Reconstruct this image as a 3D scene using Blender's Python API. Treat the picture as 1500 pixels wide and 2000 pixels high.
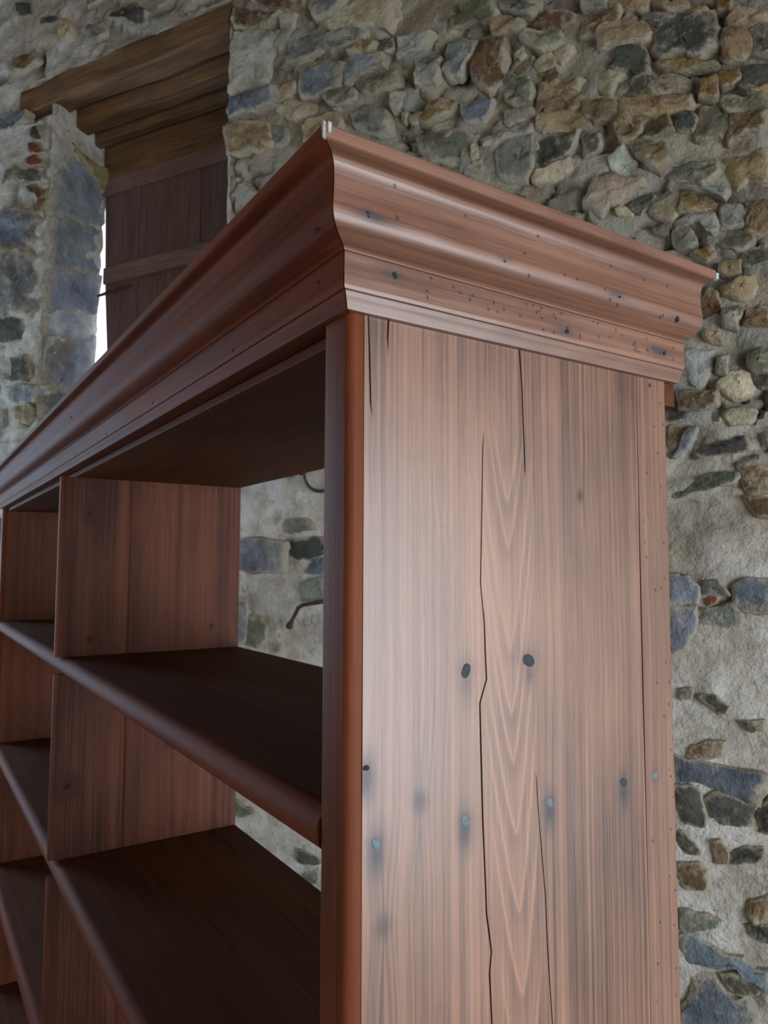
import bpy, bmesh, math, random
import numpy as np
from mathutils import Vector, Matrix, noise as mnoise

scene = bpy.context.scene
col = scene.collection
for o in list(bpy.data.objects):
    bpy.data.objects.remove(o)

# ------------------------------------------------------------------ camera
# bookcase frame: x along the front (0 = outer face of the near end), y into the depth, z up from the floor
Z0 = 1.80                         # height of the underside of the cornice
YAW, PITCH, ROLL = 0.9908, 0.0740, 0.0026
FPX = 1430.3                      # focal length for a 1500 x 2000 frame
fw = Vector((-math.sin(YAW), math.cos(YAW), 0)); rt = Vector((math.cos(YAW), math.sin(YAW), 0)); up = Vector((0, 0, 1))
cf = fw * math.cos(PITCH) + up * math.sin(PITCH); cu = up * math.cos(PITCH) - fw * math.sin(PITCH)
cr = rt * math.cos(ROLL) + cu * math.sin(ROLL); cu = cu * math.cos(ROLL) - rt * math.sin(ROLL)
cam_d = bpy.data.cameras.new('camera'); cam = bpy.data.objects.new('camera', cam_d); col.objects.link(cam)
m = Matrix((cr, cu, -cf)).transposed().to_4x4(); m.translation = Vector((0.4414, -0.2591, Z0 - 0.1807))
cam.matrix_world = m
cam_d.sensor_fit = 'VERTICAL'; cam_d.sensor_height = 36.0; cam_d.lens = FPX / 2000 * 36.0
cam_d.clip_start = 0.02
cam_d.dof.use_dof = True; cam_d.dof.focus_distance = 0.72; cam_d.dof.aperture_fstop = 13.0
scene.camera = cam

# ------------------------------------------------------------------ sky, daylight, exposure
W0 = Vector((-2.3, 0.55, 0)); WS = Vector((0.864, 0.503, 0)).normalized(); WN = Vector((-WS.y, WS.x, 0))
def wp(s, d, z):                  # masonry room frame: s along the back wall, d into it, z up
    return W0 + WS * s + WN * d + up * z
world = bpy.data.worlds.new('sky'); scene.world = world; world.use_nodes = True
bg = world.node_tree.nodes['Background']; bg.inputs[0].default_value = (0.78, 0.89, 1.0, 1); bg.inputs[1].default_value = 3.0
S_L, S_R, D_F, Z_C = -2.4, 4.6, -5.0, 5.0
OPEN_L = (-1.1, -0.2, 0.9, 2.8)   # window opening in the left wall (d0, d1, z0, z1)
OPEN_R = (-3.9, -1.1, 0.3, 2.1)   # doorway in the right wall
OPEN_F = (-1.6, 0.2, 0.2, 1.8)     # added opening behind the camera for warm fill light (s0, s1, z0, z1)
def area(name, center, direction, sx, sz, power, color):
    l = bpy.data.lights.new(name, 'AREA'); l.shape = 'RECTANGLE'; l.size = sx; l.size_y = sz; l.energy = power; l.color = color
    o = bpy.data.objects.new(name, l); col.objects.link(o); o.location = center
    o.rotation_euler = direction.to_track_quat('-Z', 'Y').to_euler()
    return o
area('daylight_window_left', wp(S_L + .03, (OPEN_L[0] + OPEN_L[1]) / 2, (OPEN_L[2] + OPEN_L[3]) / 2), WS, 0.9, 1.9, 48, (0.46, 0.72, 1.0))
area('daylight_door_right', wp(S_R - .03, (OPEN_R[0] + OPEN_R[1]) / 2, (OPEN_R[2] + OPEN_R[3]) / 2), -WS, 2.8, 1.8, 165, (0.86, 0.93, 1.0))
area('warm_fill_front', wp((OPEN_F[0] + OPEN_F[1]) / 2, D_F + .03, (OPEN_F[2] + OPEN_F[3]) / 2), WN, 1.8, 1.6, 25, (1.0, 0.74, 0.50))  # unseen warm fill, added to light the bookcase front
vs = scene.view_settings
vs.view_transform = 'Standard'; vs.look = 'None'; vs.gamma = 1.0; vs.use_curve_mapping = False; vs.exposure = -0.15
scene.cycles.use_denoising = True
scene.cycles.max_bounces = 8; scene.cycles.diffuse_bounces = 5

# ------------------------------------------------------------------ helpers
rng = np.random.default_rng(7)
R = random.Random(11)
def lin(r, g, b):
    f = lambda c: (c / 255 / 12.92) if c / 255 <= 0.04045 else ((c / 255 + 0.055) / 1.055) ** 2.4
    return (f(r), f(g), f(b), 1.0)
def empty(name, loc):
    o = bpy.data.objects.new(name, None); o.location = loc; col.objects.link(o); return o
def obj(name, verts, faces, mat, parent=None, smooth=None):
    base = Vector(parent.location) if parent is not None else Vector((0, 0, 0))
    if parent is not None and parent.parent is not None: base = base + Vector(parent.parent.location)
    me = bpy.data.meshes.new(name)
    me.from_pydata([tuple(Vector(v) - base) for v in verts], [], faces)
    bm = bmesh.new(); bm.from_mesh(me); bmesh.ops.recalc_face_normals(bm, faces=bm.faces); bm.to_mesh(me); bm.free()
    if smooth is not None:
        for p in me.polygons: p.use_smooth = True
        me.set_sharp_from_angle(angle=math.radians(smooth))
    me.materials.append(mat)
    o = bpy.data.objects.new(name, me); col.objects.link(o)
    if parent is not None: o.parent = parent
    return o
def tag(o, label=None, cat=None, group=None, kind=None):
    if label: o['label'] = label
    if cat: o['category'] = cat
    if group: o['group'] = group
    if kind: o['kind'] = kind
    return o
def box_vf(p0, p1, f=lambda x, y, z: (x, y, z), off=0):
    (a, b, c), (d, e, g) = p0, p1
    v = [f(x, y, z) for z in (c, g) for y in (b, e) for x in (a, d)]
    fc = [(0, 1, 3, 2), (4, 6, 7, 5), (0, 4, 5, 1), (2, 3, 7, 6), (0, 2, 6, 4), (1, 5, 7, 3)]
    return v, [tuple(i + off for i in q) for q in fc]
def boxes_vf(lst, f=lambda x, y, z: (x, y, z)):
    V, Fc = [], []
    for a, b in lst:
        v, q = box_vf(a, b, f, len(V)); V += v; Fc += q
    return V, Fc
def loft(rows, closed=True, caps=True):      # rows: list of equal-length rings of points
    n = len(rows[0]); V = [p for r in rows for p in r]; Fc = []
    for i in range(len(rows) - 1):
        for j in range(n if closed else n - 1):
            k = (j + 1) % n
            Fc.append((i * n + j, i * n + k, (i + 1) * n + k, (i + 1) * n + j))
    if caps and closed:
        Fc.append(tuple(range(n - 1, -1, -1))); Fc.append(tuple((len(rows) - 1) * n + j for j in range(n)))
    return V, Fc
def fattr(o, name, vals):
    a = o.data.attributes.new(name, 'FLOAT', 'POINT'); a.data.foreach_set('value', np.asarray(vals, dtype=np.float32))
def tube_vf(pts, radii, seg=10):
    rows = []; pts = [Vector(p) for p in pts]; prev = None
    for i, p in enumerate(pts):
        t = (pts[min(i + 1, len(pts) - 1)] - pts[max(i - 1, 0)]).normalized()
        a = (prev - t * prev.dot(t)).normalized() if prev else t.orthogonal().normalized()
        prev = a; b = t.cross(a)
        rows.append([p + (a * math.cos(q) + b * math.sin(q)) * radii[i] for q in [2 * math.pi * k / seg for k in range(seg)]])
    return loft(rows)

# ------------------------------------------------------------------ materials
def nodes_of(name):
    mt = bpy.data.materials.new(name); mt.use_nodes = True; nt = mt.node_tree
    return mt, nt, nt.nodes, nt.links, nt.nodes['Principled BSDF']
def N(nt, typ, **kw):
    n = nt.nodes.new(typ)
    for k, v in kw.items():
        if k.startswith('i_'): n.inputs[k[2:]].default_value = v
        else: setattr(n, k, v)
    return n
def ramp(nt, fac, stops):
    r = nt.nodes.new('ShaderNodeValToRGB'); e = r.color_ramp.elements
    while len(e) < len(stops): e.new(0.5)
    for k, (p, c) in enumerate(stops): e[k].position = p; e[k].color = c
    nt.links.new(fac, r.inputs[0]); return r.outputs[0]
def mix(nt, fac, a, b, blend='MIX'):
    n = nt.nodes.new('ShaderNodeMix'); n.data_type = 'RGBA'; n.blend_type = blend
    for s, v in ((n.inputs[0], fac), (n.inputs[6], a), (n.inputs[7], b)):
        if isinstance(v, (int, float, tuple)): s.default_value = v
        else: nt.links.new(v, s)
    return n.outputs[2]
def math_n(nt, op, a, b=None, clamp=False):
    n = nt.nodes.new('ShaderNodeMath'); n.operation = op; n.use_clamp = clamp
    for s, v in ((n.inputs[0], a), (n.inputs[1], b)):
        if v is None: continue
        if isinstance(v, (int, float)): s.default_value = v
        else: nt.links.new(v, s)
    return n.outputs[0]
def coords(nt, scale, rnd=True, turn=0.0):
    tc = N(nt, 'ShaderNodeTexCoord'); mp = N(nt, 'ShaderNodeMapping'); mp.inputs['Scale'].default_value = scale
    src = tc.outputs['Object']
    if turn:
        m0 = N(nt, 'ShaderNodeMapping'); m0.inputs['Rotation'].default_value = (0, 0, turn); nt.links.new(src, m0.inputs['Vector']); src = m0.outputs[0]
    nt.links.new(src, mp.inputs['Vector'])
    if rnd:
        oi = N(nt, 'ShaderNodeObjectInfo'); ml = math_n(nt, 'MULTIPLY', oi.outputs['Random'], 37.0)
        cx = N(nt, 'ShaderNodeCombineXYZ')
        for k in range(3): nt.links.new(ml, cx.inputs[k])
        nt.links.new(cx.outputs[0], mp.inputs['Location'])
    return mp.outputs[0]
def noise_n(nt, vec, scale, detail=4.0, rough=0.55, dist=0.0):
    n = N(nt, 'ShaderNodeTexNoise'); nt.links.new(vec, n.inputs['Vector'])
    n.inputs['Scale'].default_value = scale; n.inputs['Detail'].default_value = detail
    n.inputs['Roughness'].default_value = rough; n.inputs['Distortion'].default_value = dist
    return n.outputs[0]
def wood(name, axis, dark, light, rough=0.42, grain=1.0, coat=0.25, spec=0.5):
    mt, nt, nd, lk, bs = nodes_of(name)
    k = 'xyz'.index(axis)
    def sc(along, across): v = [across] * 3; v[k] = along; return tuple(v)
    g1 = noise_n(nt, coords(nt, sc(0.35, 14)), 4.0, 3, 0.6, 0.5)       # broad growth bands
    g2 = noise_n(nt, coords(nt, sc(0.5, 60)), 5.0, 2, 0.5)             # narrow rings
    g3 = noise_n(nt, coords(nt, sc(6, 260)), 5.0, 2, 0.5)              # fibres
    bl = noise_n(nt, coords(nt, sc(1.2, 3.0)), 3.0, 4, 0.6)            # blotches of stain
    gv = N(nt, 'ShaderNodeAttribute'); gv.attribute_name = 'gv'
    v = math_n(nt, 'ADD', math_n(nt, 'MULTIPLY', math_n(nt, 'SUBTRACT', g1, 0.5), 1.3 * grain), math_n(nt, 'MULTIPLY', math_n(nt, 'SUBTRACT', g2, 0.5), 1.0 * grain))
    v = math_n(nt, 'ADD', v, math_n(nt, 'MULTIPLY', math_n(nt, 'SUBTRACT', g3, 0.5), 0.55))
    v = math_n(nt, 'ADD', v, math_n(nt, 'MULTIPLY', math_n(nt, 'SUBTRACT', bl, 0.5), 1.1))
    v = math_n(nt, 'ADD', v, gv.outputs['Fac'])
    v = math_n(nt, 'ADD', v, 0.5, clamp=True)
    c = ramp(nt, v, [(0.0, dark), (1.0, light)])
    st = N(nt, 'ShaderNodeAttribute'); st.attribute_name = 'stain'
    c = mix(nt, math_n(nt, 'MULTIPLY', st.outputs['Fac'], 0.85, True), c, lin(52, 56, 64))
    ho = N(nt, 'ShaderNodeAttribute'); ho.attribute_name = 'hole'
    c = mix(nt, math_n(nt, 'MULTIPLY', ho.outputs['Fac'], 0.9, True), c, lin(22, 16, 14))
    lk.new(c, bs.inputs['Base Color'])
    rr = math_n(nt, 'ADD', rough - 0.07, math_n(nt, 'MULTIPLY', bl, 0.14)); lk.new(rr, bs.inputs['Roughness'])
    dry = math_n(nt, 'SUBTRACT', 1.0, math_n(nt, 'MAXIMUM', ho.outputs['Fac'], math_n(nt, 'MULTIPLY', st.outputs['Fac'], 0.5)), True)
    lk.new(math_n(nt, 'MULTIPLY', dry, spec), bs.inputs['Specular IOR Level']); lk.new(math_n(nt, 'MULTIPLY', dry, coat), bs.inputs['Coat Weight'])
    bs.inputs['Coat Roughness'].default_value = 0.30
    b = N(nt, 'ShaderNodeBump'); b.inputs['Strength'].default_value = 0.12; b.inputs['Distance'].default_value = 0.002
    lk.new(math_n(nt, 'ADD', g2, math_n(nt, 'MULTIPLY', g3, 0.6)), b.inputs['Height']); lk.new(b.outputs[0], bs.inputs['Normal'])
    return mt
WD, WL = lin(64, 39, 28), lin(142, 102, 80)
wood_x = wood('varnished_pine_x_shaded', 'x', lin(66, 28, 14), lin(114, 58, 33), 0.66, 1.0, 0.0, 0.08)  # same pine on the front, darkened and reddened in colour for its shade
wood_y = wood('varnished_pine_y', 'y', lin(72, 43, 30), lin(130, 91, 71), 0.46, 1.0, 0.25)
wood_z = wood('varnished_pine_z', 'z', WD, WL, 0.46, 0.5, 0.42)
wood_in = wood('varnished_pine_inner_shaded', 'z', lin(66, 33, 23), lin(118, 70, 50), 0.60, 0.7, 0.0, 0.2)  # same pine, shade and warm light of the interior put into the colour
wood_edge = wood('varnished_pine_edge_shaded', 'z', lin(72, 34, 18), lin(116, 60, 32), 0.55, 0.8, 0.0, 0.1)  # darker copy of the pine, shade of the front painted in
wood_shelf = wood('varnished_pine_shelf_shaded', 'x', lin(60, 34, 21), lin(100, 60, 38), 0.66, 0.8, 0.0, 0.08)  # darker copy of the pine, shadow on the shelf tops in its colour
def rough_wood(name, dark, light):
    mt, nt, nd, lk, bs = nodes_of(name)
    al = -math.atan2(0.503, 0.864)              # grain runs along the back wall
    g = noise_n(nt, coords(nt, (1.2, 22, 22), True, al), 3.0, 5, 0.65, 0.4); bl = noise_n(nt, coords(nt, (3, 5, 5), True, al), 2.0, 4)
    v = math_n(nt, 'ADD', math_n(nt, 'MULTIPLY', g, 0.75), math_n(nt, 'MULTIPLY', bl, 0.35), True)
    lk.new(ramp(nt, v, [(0.3, dark), (0.75, light)]), bs.inputs['Base Color']); bs.inputs['Roughness'].default_value = 0.85
    b = N(nt, 'ShaderNodeBump'); b.inputs['Strength'].default_value = 0.6; b.inputs['Distance'].default_value = 0.012
    lk.new(g, b.inputs['Height']); lk.new(b.outputs[0], bs.inputs['Normal'])
    return mt
beam_mat = rough_wood('old_oak_lintel', lin(36, 26, 17), lin(116, 82, 48))
def rough_wood_z(name, dark, light):
    mt, nt, nd, lk, bs = nodes_of(name)
    g = noise_n(nt, coords(nt, (22, 22, 1.0)), 3.0, 5, 0.65, 0.4); bl = noise_n(nt, coords(nt, (5, 5, 3)), 2.0, 4)
    v = math_n(nt, 'ADD', math_n(nt, 'MULTIPLY', g, 0.8), math_n(nt, 'MULTIPLY', bl, 0.3), True)
    lk.new(ramp(nt, v, [(0.3, dark), (0.8, light)]), bs.inputs['Base Color']); bs.inputs['Roughness'].default_value = 0.8
    return mt
shutter_mat = rough_wood_z('shutter_boards', lin(58, 42, 40), lin(106, 82, 78))
shutter_ledge_mat = rough_wood('shutter_ledge', lin(70, 50, 44), lin(122, 98, 88))
def stone_mat(name, use_obj, base=None):
    mt, nt, nd, lk, bs = nodes_of(name)
    c1 = coords(nt, (1, 1, 1), use_obj)
    n1 = noise_n(nt, c1, 9.0, 6, 0.65); n2 = noise_n(nt, c1, 34.0, 5, 0.7); n3 = noise_n(nt, c1, 3.2, 4, 0.6); n4 = noise_n(nt, c1, 95.0, 3, 0.6)
    if use_obj:
        oi = N(nt, 'ShaderNodeObjectInfo'); bc = oi.outputs['Color']
        sh = ramp(nt, n1, [(0.28, (0.42, 0.42, 0.42, 1)), (0.5, (0.92, 0.92, 0.92, 1)), (0.75, (1.5, 1.48, 1.42, 1))])
        c = mix(nt, 1.0, bc, sh, 'MULTIPLY')
        och = ramp(nt, n3, [(0.52, (0, 0, 0, 1)), (0.68, (1, 1, 1, 1))])
        c = mix(nt, math_n(nt, 'MULTIPLY', och, 0.35), c, lin(128, 104, 66))
        rm = N(nt, 'ShaderNodeAttribute'); rm.attribute_name = 'rim'
        sv = math_n(nt, 'ADD', math_n(nt, 'MULTIPLY', n2, 0.6), math_n(nt, 'ADD', math_n(nt, 'MULTIPLY', n3, 0.5), math_n(nt, 'MULTIPLY', rm.outputs['Fac'], 0.34)))
        sm = ramp(nt, sv, [(0.57, (0, 0, 0, 1)), (0.70, (1, 1, 1, 1))])
        mc = ramp(nt, n1, [(0.3, lin(122, 112, 92)), (0.55, lin(166, 158, 140))])
        c = mix(nt, math_n(nt, 'MULTIPLY', sm, 0.8), c, mc)
    else:
        c = ramp(nt, n1, [(0.25, lin(130, 125, 114)), (0.42, lin(174, 170, 161)), (0.58, lin(202, 200, 196)), (0.8, lin(186, 188, 190))])  # pale lime plaster, colour lightened further for the weak light behind the bookcase
        wa = ramp(nt, n3, [(0.4, (0, 0, 0, 1)), (0.65, (1, 1, 1, 1))])
        c = mix(nt, math_n(nt, 'MULTIPLY', wa, 0.3), c, lin(150, 132, 98))
        n5 = noise_n(nt, c1, 6.5, 5, 0.7, 0.8); gp = ramp(nt, n5, [(0.50, (0, 0, 0, 1)), (0.62, (1, 1, 1, 1))])
        c = mix(nt, math_n(nt, 'MULTIPLY', gp, 0.55), c, lin(140, 134, 120))
        sp = ramp(nt, n2, [(0.30, (1, 1, 1, 1)), (0.40, (0, 0, 0, 1))])
        c = mix(nt, math_n(nt, 'MULTIPLY', sp, 0.6), c, lin(84, 76, 62))
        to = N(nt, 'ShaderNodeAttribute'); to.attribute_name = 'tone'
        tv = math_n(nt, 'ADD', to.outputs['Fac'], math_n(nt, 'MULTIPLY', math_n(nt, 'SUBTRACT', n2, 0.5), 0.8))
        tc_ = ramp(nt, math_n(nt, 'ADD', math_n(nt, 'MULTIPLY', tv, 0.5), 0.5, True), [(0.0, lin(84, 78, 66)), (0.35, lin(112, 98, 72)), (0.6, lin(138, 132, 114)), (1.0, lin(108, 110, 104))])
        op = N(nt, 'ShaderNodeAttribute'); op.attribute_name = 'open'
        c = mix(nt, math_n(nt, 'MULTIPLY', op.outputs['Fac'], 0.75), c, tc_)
        de = N(nt, 'ShaderNodeAttribute'); de.attribute_name = 'pit'
        c = mix(nt, math_n(nt, 'MULTIPLY', de.outputs['Fac'], 0.7, True), c, lin(70, 60, 46))
    lk.new(c, bs.inputs['Base Color']); bs.inputs['Roughness'].default_value = 0.92; bs.inputs['Specular IOR Level'].default_value = 0.25
    b = N(nt, 'ShaderNodeBump'); b.inputs['Strength'].default_value = 1.0; b.inputs['Distance'].default_value = 0.020
    h = math_n(nt, 'ADD', n1, math_n(nt, 'ADD', math_n(nt, 'MULTIPLY', n2, 0.5), math_n(nt, 'MULTIPLY', n4, 0.22)))
    lk.new(h, b.inputs['Height']); lk.new(b.outputs[0], bs.inputs['Normal'])
    return mt
rubble_mat = stone_mat('rubble_stone', True)
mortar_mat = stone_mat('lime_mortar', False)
def plain(name, c, rough=0.7, metal=0.0, var=0.25, scale=40):
    mt, nt, nd, lk, bs = nodes_of(name)
    n = noise_n(nt, coords(nt, (1, 1, 1)), scale, 4)
    d = tuple(x * (1 - var) for x in c[:3]) + (1,); l = tuple(min(1, x * (1 + var)) for x in c[:3]) + (1,)
    lk.new(ramp(nt, n, [(0.3, d), (0.7, l)]), bs.inputs['Base Color'])
    bs.inputs['Roughness'].default_value = rough; bs.inputs['Metallic'].default_value = metal
    return mt
iron_mat = plain('rusty_iron', lin(70, 46, 36), 0.75, 0.3, 0.5, 60)
nail_mat = plain('dark_nail_head', lin(44, 48, 54), 0.75, 0.2, 0.4, 500)
nail_hole_mat = plain('nail_hole', lin(24, 22, 24), 0.9, 0.0, 0.4, 500)
nail_pale_mat = plain('worn_nail_head', lin(92, 104, 108), 0.7, 0.2, 0.35, 500)
filler_mat = plain('pale_filler', lin(150, 156, 150), 0.7, 0.0, 0.2, 300)
plaster_mat = plain('limewashed_wall', lin(168, 158, 140), 0.9, 0.0, 0.2, 3)
floor_mat = plain('earthen_floor', lin(120, 105, 88), 0.9, 0.0, 0.25, 5)
ceil_mat = plain('ceiling_boards', lin(92, 72, 54), 0.85, 0.0, 0.3, 6)

# ------------------------------------------------------------------ room shell
NS0, NS1, NZ0, NZ1 = -0.683, 0.278, 2.15, 3.66       # window niche in the back wall (s, z)
def jamb_s(d, z):                                    # left reveal: splays outwards a little, more towards the sill
    k = min(1.0, max(0.0, (3.42 - z) / 0.85)) ** 2.4
    return NS0 - (min(d, .30) / 0.30) * 0.042 * k - .006 * min(1, d / .3) - max(0, d - .305) * 3.2 + 0.004 * mnoise.noise((d * 9, z * 5, 3))
def relief(s, z):
    a = mnoise.fractal(Vector((s * 3.1, z * 4.2, 0.3)), 0.9, 2.0, 3)
    b = mnoise.fractal(Vector((s * 11.0, z * 13.0, 5.1)), 0.8, 2.0, 4)
    return -0.012 * a - 0.010 * b
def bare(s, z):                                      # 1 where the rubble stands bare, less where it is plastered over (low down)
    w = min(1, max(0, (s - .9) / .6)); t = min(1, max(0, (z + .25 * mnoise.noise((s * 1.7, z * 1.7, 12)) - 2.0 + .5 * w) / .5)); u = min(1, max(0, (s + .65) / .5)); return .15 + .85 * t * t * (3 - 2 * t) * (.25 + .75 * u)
def cells(s, z):                                     # smaller rubble half lost in the pointing: height, tone and joint
    q = Vector((s * 7.5 + .5 * mnoise.noise((s * 5, z * 5, 1)), z * 12.5 + .9 * mnoise.noise((s * 4, z * 6, 4)), 0.5))
    q += Vector((.22 * mnoise.noise((s * 24, z * 24, 2)), .22 * mnoise.noise((s * 24, z * 24, 6)), 0))
    dist, pts = mnoise.voronoi(q)
    c = mnoise.cell(pts[0] * 3.7 + Vector((.3, .7, .1)))
    e = max(0.0, 1 - (dist[1] - dist[0]) / .16)
    f = mnoise.noise((s * 2.3, z * 2.9, 9.0))            # where the pointing is lost and the joints stand open
    e *= min(1, max(0, .35 + 1.6 * f))
    return c, e
def wall_back():
    V, Fc, pit, tone, opn = [], [], [], [], []
    fine_s = list(np.arange(-1.40, 3.201, 0.015)); fine_z = list(np.arange(0.30, 4.601, 0.015))
    ss = list(np.linspace(S_L - .1, -1.45, 30)) + fine_s + list(np.linspace(3.24, S_R + .1, 36))
    zs = list(np.linspace(0, 0.26, 5)) + fine_z + [4.7, 4.85, 5.0]
    ss = [NS0 if abs(x - NS0) < .0075 else NS1 if abs(x - NS1) < .0075 else x for x in ss]
    zs = [NZ0 if abs(x - NZ0) < .0075 else NZ1 if abs(x - NZ1) < .0075 else x for x in zs]
    idx = {}
    inside = lambda s, z: NS0 + .001 < s < NS1 - .001 and NZ0 + .001 < z < NZ1 - .001
    for i, s in enumerate(ss):
        for j, z in enumerate(zs):
            if inside(s, z): continue
            d = relief(s, z); cc, ce = cells(s, z)
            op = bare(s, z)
            d = d * (.6 + .4 * op) + (-.014 * cc + .034 * ce) * op
            if -.885 < s < NS1 - .01 and 3.58 < z < 3.725: d = .05
            ho = mnoise.noise((s * 7 + 9, z * 9, 2.0)) - 0.42           # odd pits where pointing has fallen out
            p = max(0.0, ho) * 3.0
            d += min(p, 1.0) * 0.035
            ds = 0.008 * mnoise.noise((s * 20, z * 20, 8)); dz = 0.008 * mnoise.noise((s * 20, z * 20, 15))
            if NS0 < s < NS1 and abs(z - NZ1) < .002: d = .05
            elif abs(s - NS1) < .002 or abs(s - NS0) < .002: d = max(-0.012, min(0.012, d))
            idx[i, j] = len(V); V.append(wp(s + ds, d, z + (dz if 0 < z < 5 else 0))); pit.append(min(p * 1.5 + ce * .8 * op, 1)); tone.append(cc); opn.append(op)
    for i in range(len(ss) - 1):
        for j in range(len(zs) - 1):
            q = [(i, j), (i + 1, j), (i + 1, j + 1), (i, j + 1)]
            cs = (ss[i] + ss[i + 1]) / 2; cz = (zs[j] + zs[j + 1]) / 2
            if inside(cs, cz): continue
            if all(k in idx for k in q): Fc.append(tuple(idx[k] for k in q))
    # reveals of the niche, running through the thickness of the wall
    DT = 0.46
    def sheet(n, m_, f):
        b = len(V)
        for i in range(n + 1):
            for j in range(m_ + 1):
                V.append(f(i / n, j / m_)); pit.append(0)
        for i in range(n):
            for j in range(m_):
                Fc.append((b + i * (m_ + 1) + j, b + (i + 1) * (m_ + 1) + j, b + (i + 1) * (m_ + 1) + j + 1, b + i * (m_ + 1) + j + 1))
    nr = lambda a, b: 0.006 * mnoise.fractal(Vector((a * 9, b * 9, 4)), .8, 2, 3)
    sheet(22, 70, lambda a, b: wp(jamb_s(a * DT, NZ0 + b * (NZ1 - NZ0)) + nr(a, b * 3), a * DT - .008, NZ0 - .02 + b * (NZ1 - NZ0 + .05)))
    sheet(10, 40, lambda a, b: wp(NS1 + .002 + nr(a, b * 3), a * DT - .010, NZ0 - .02 + b * (NZ1 - NZ0 + .05)))
    sheet(10, 24, lambda a, b: wp(NS0 - .55 + b * (NS1 - NS0 + .56), a * DT - .010, NZ0 + nr(a, b * 3)))
    sheet(4, 24, lambda a, b: wp(NS0 - .55 + b * (NS1 - NS0 + .56), a * DT, NZ1 + .10))
    # outer skin of the wall, with the window hole
    b = len(V)
    for s0, s1, z0, z1 in ((S_L - .1, NS0 - .52, 0, 5), (NS1, S_R + .1, 0, 5), (NS0 - .52, NS1, 0, NZ0), (NS0 - .52, NS1, NZ1 + .1, 5)):
        b = len(V)
        for s, z in ((s0, z0), (s1, z0), (s1, z1), (s0, z1)): V.append(wp(s, DT, z)); pit.append(0)
        Fc.append((b, b + 1, b + 2, b + 3))
    o = obj('wall_back', V, Fc, mortar_mat)
    for p in o.data.polygons: p.use_smooth = True
    o.data.set_sharp_from_angle(angle=math.radians(45))
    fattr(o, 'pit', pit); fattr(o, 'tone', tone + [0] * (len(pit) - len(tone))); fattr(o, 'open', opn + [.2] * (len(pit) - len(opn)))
    return tag(o, kind='structure')
wall = wall_back()

PAL = {'lg': (150, 152, 146), 'g': (114, 116, 110), 'bg': (104, 111, 120), 'dg': (80, 79, 72), 'tn': (134, 117, 88), 'br': (100, 82, 61),
       'yl': (118, 96, 58), 'cr': (162, 152, 130), 'rd': (110, 54, 42), 'gn': (102, 102, 84)}
def stone(poly, color, to3, proud, seed):
    """an irregular rubble stone: outline in a plane frame (a, b), bulging out of it"""
    n = len(poly); gx = sum(p[0] for p in poly) / n; gy = sum(p[1] for p in poly) / n
    poly = [(gx + (p[0] - gx) * 1.10, gy + (p[1] - gy) * 1.12) for p in poly]
    cx = sum(p[0] for p in poly) / n; cy = sum(p[1] for p in poly) / n
    P = []
    K = max(4, 30 // n)
    for i in range(n):
        p0, p1, p2, p3 = (np.array(poly[(i + k) % n], float) for k in (-1, 0, 1, 2))
        for t in np.arange(K) / K:
            q = 0.5 * ((2 * p1) + (p2 - p0) * t + (2 * p0 - 5 * p1 + 4 * p2 - p3) * t * t + (3 * p1 - p0 - 3 * p2 + p3) * t ** 3)
            lnr = p1 + (p2 - p1) * t
            P.append(0.45 * q + 0.55 * lnr)
    size = math.sqrt(max(1e-6, (max(p[0] for p in poly) - min(p[0] for p in poly)) * (max(p[1] for p in poly) - min(p[1] for p in poly))))
    tilt = (R.uniform(-.25, .25), R.uniform(-.25, .25))
    rings = [(1.06, 0.015, 1.0), (1.0, -0.25 * proud, .85), (0.90, -0.75 * proud, .45), (0.78, -0.95 * proud, .15), (0.58, -1.0 * proud, 0), (0.36, -1.05 * proud, 0), (0.14, -1.05 * proud, 0)]
    rows = []
    rim = []
    for k, h, e_ in rings:
        row = []; rim += [e_] * len(P)
        for a, b in P:
            x = cx + (a - cx) * k; y = cy + (b - cy) * k
            j = 0.05 * size + .004
            x, y = x + j * mnoise.noise((x * 30, y * 30, seed)) + .5 * j * mnoise.noise((x * 75, y * 75, seed)), y + j * mnoise.noise((x * 30, y * 30, seed + 7)) + .5 * j * mnoise.noise((x * 75, y * 75, seed + 3))
            hh = h
            if h < 0:
                hh += 0.8 * proud * mnoise.fractal(Vector((x * 13, y * 17, seed * 1.7)), .75, 2.1, 4)
                hh += ((x - cx) * tilt[0] + (y - cy) * tilt[1]) * 0.35
            row.append(to3(x, y, hh))
        rows.append(row)
    V, Fc = loft(rows, True, False)
    c = len(V); last = (len(rings) - 1) * len(P); V.append(to3(cx, cy, -1.05 * proud))
    for i in range(len(P)): Fc.append((last + i, last + (i + 1) % len(P), c))
    o = obj('stone', V, Fc, rubble_mat, wall, 38)
    fattr(o, 'rim', rim + [0])
    rgb = [max(20, min(235, v + R.uniform(-3, 3))) for v in color]
    sh = R.uniform(-12, 12); o.color = lin(*[max(10, v + sh) for v in rgb])
    return o
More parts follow.
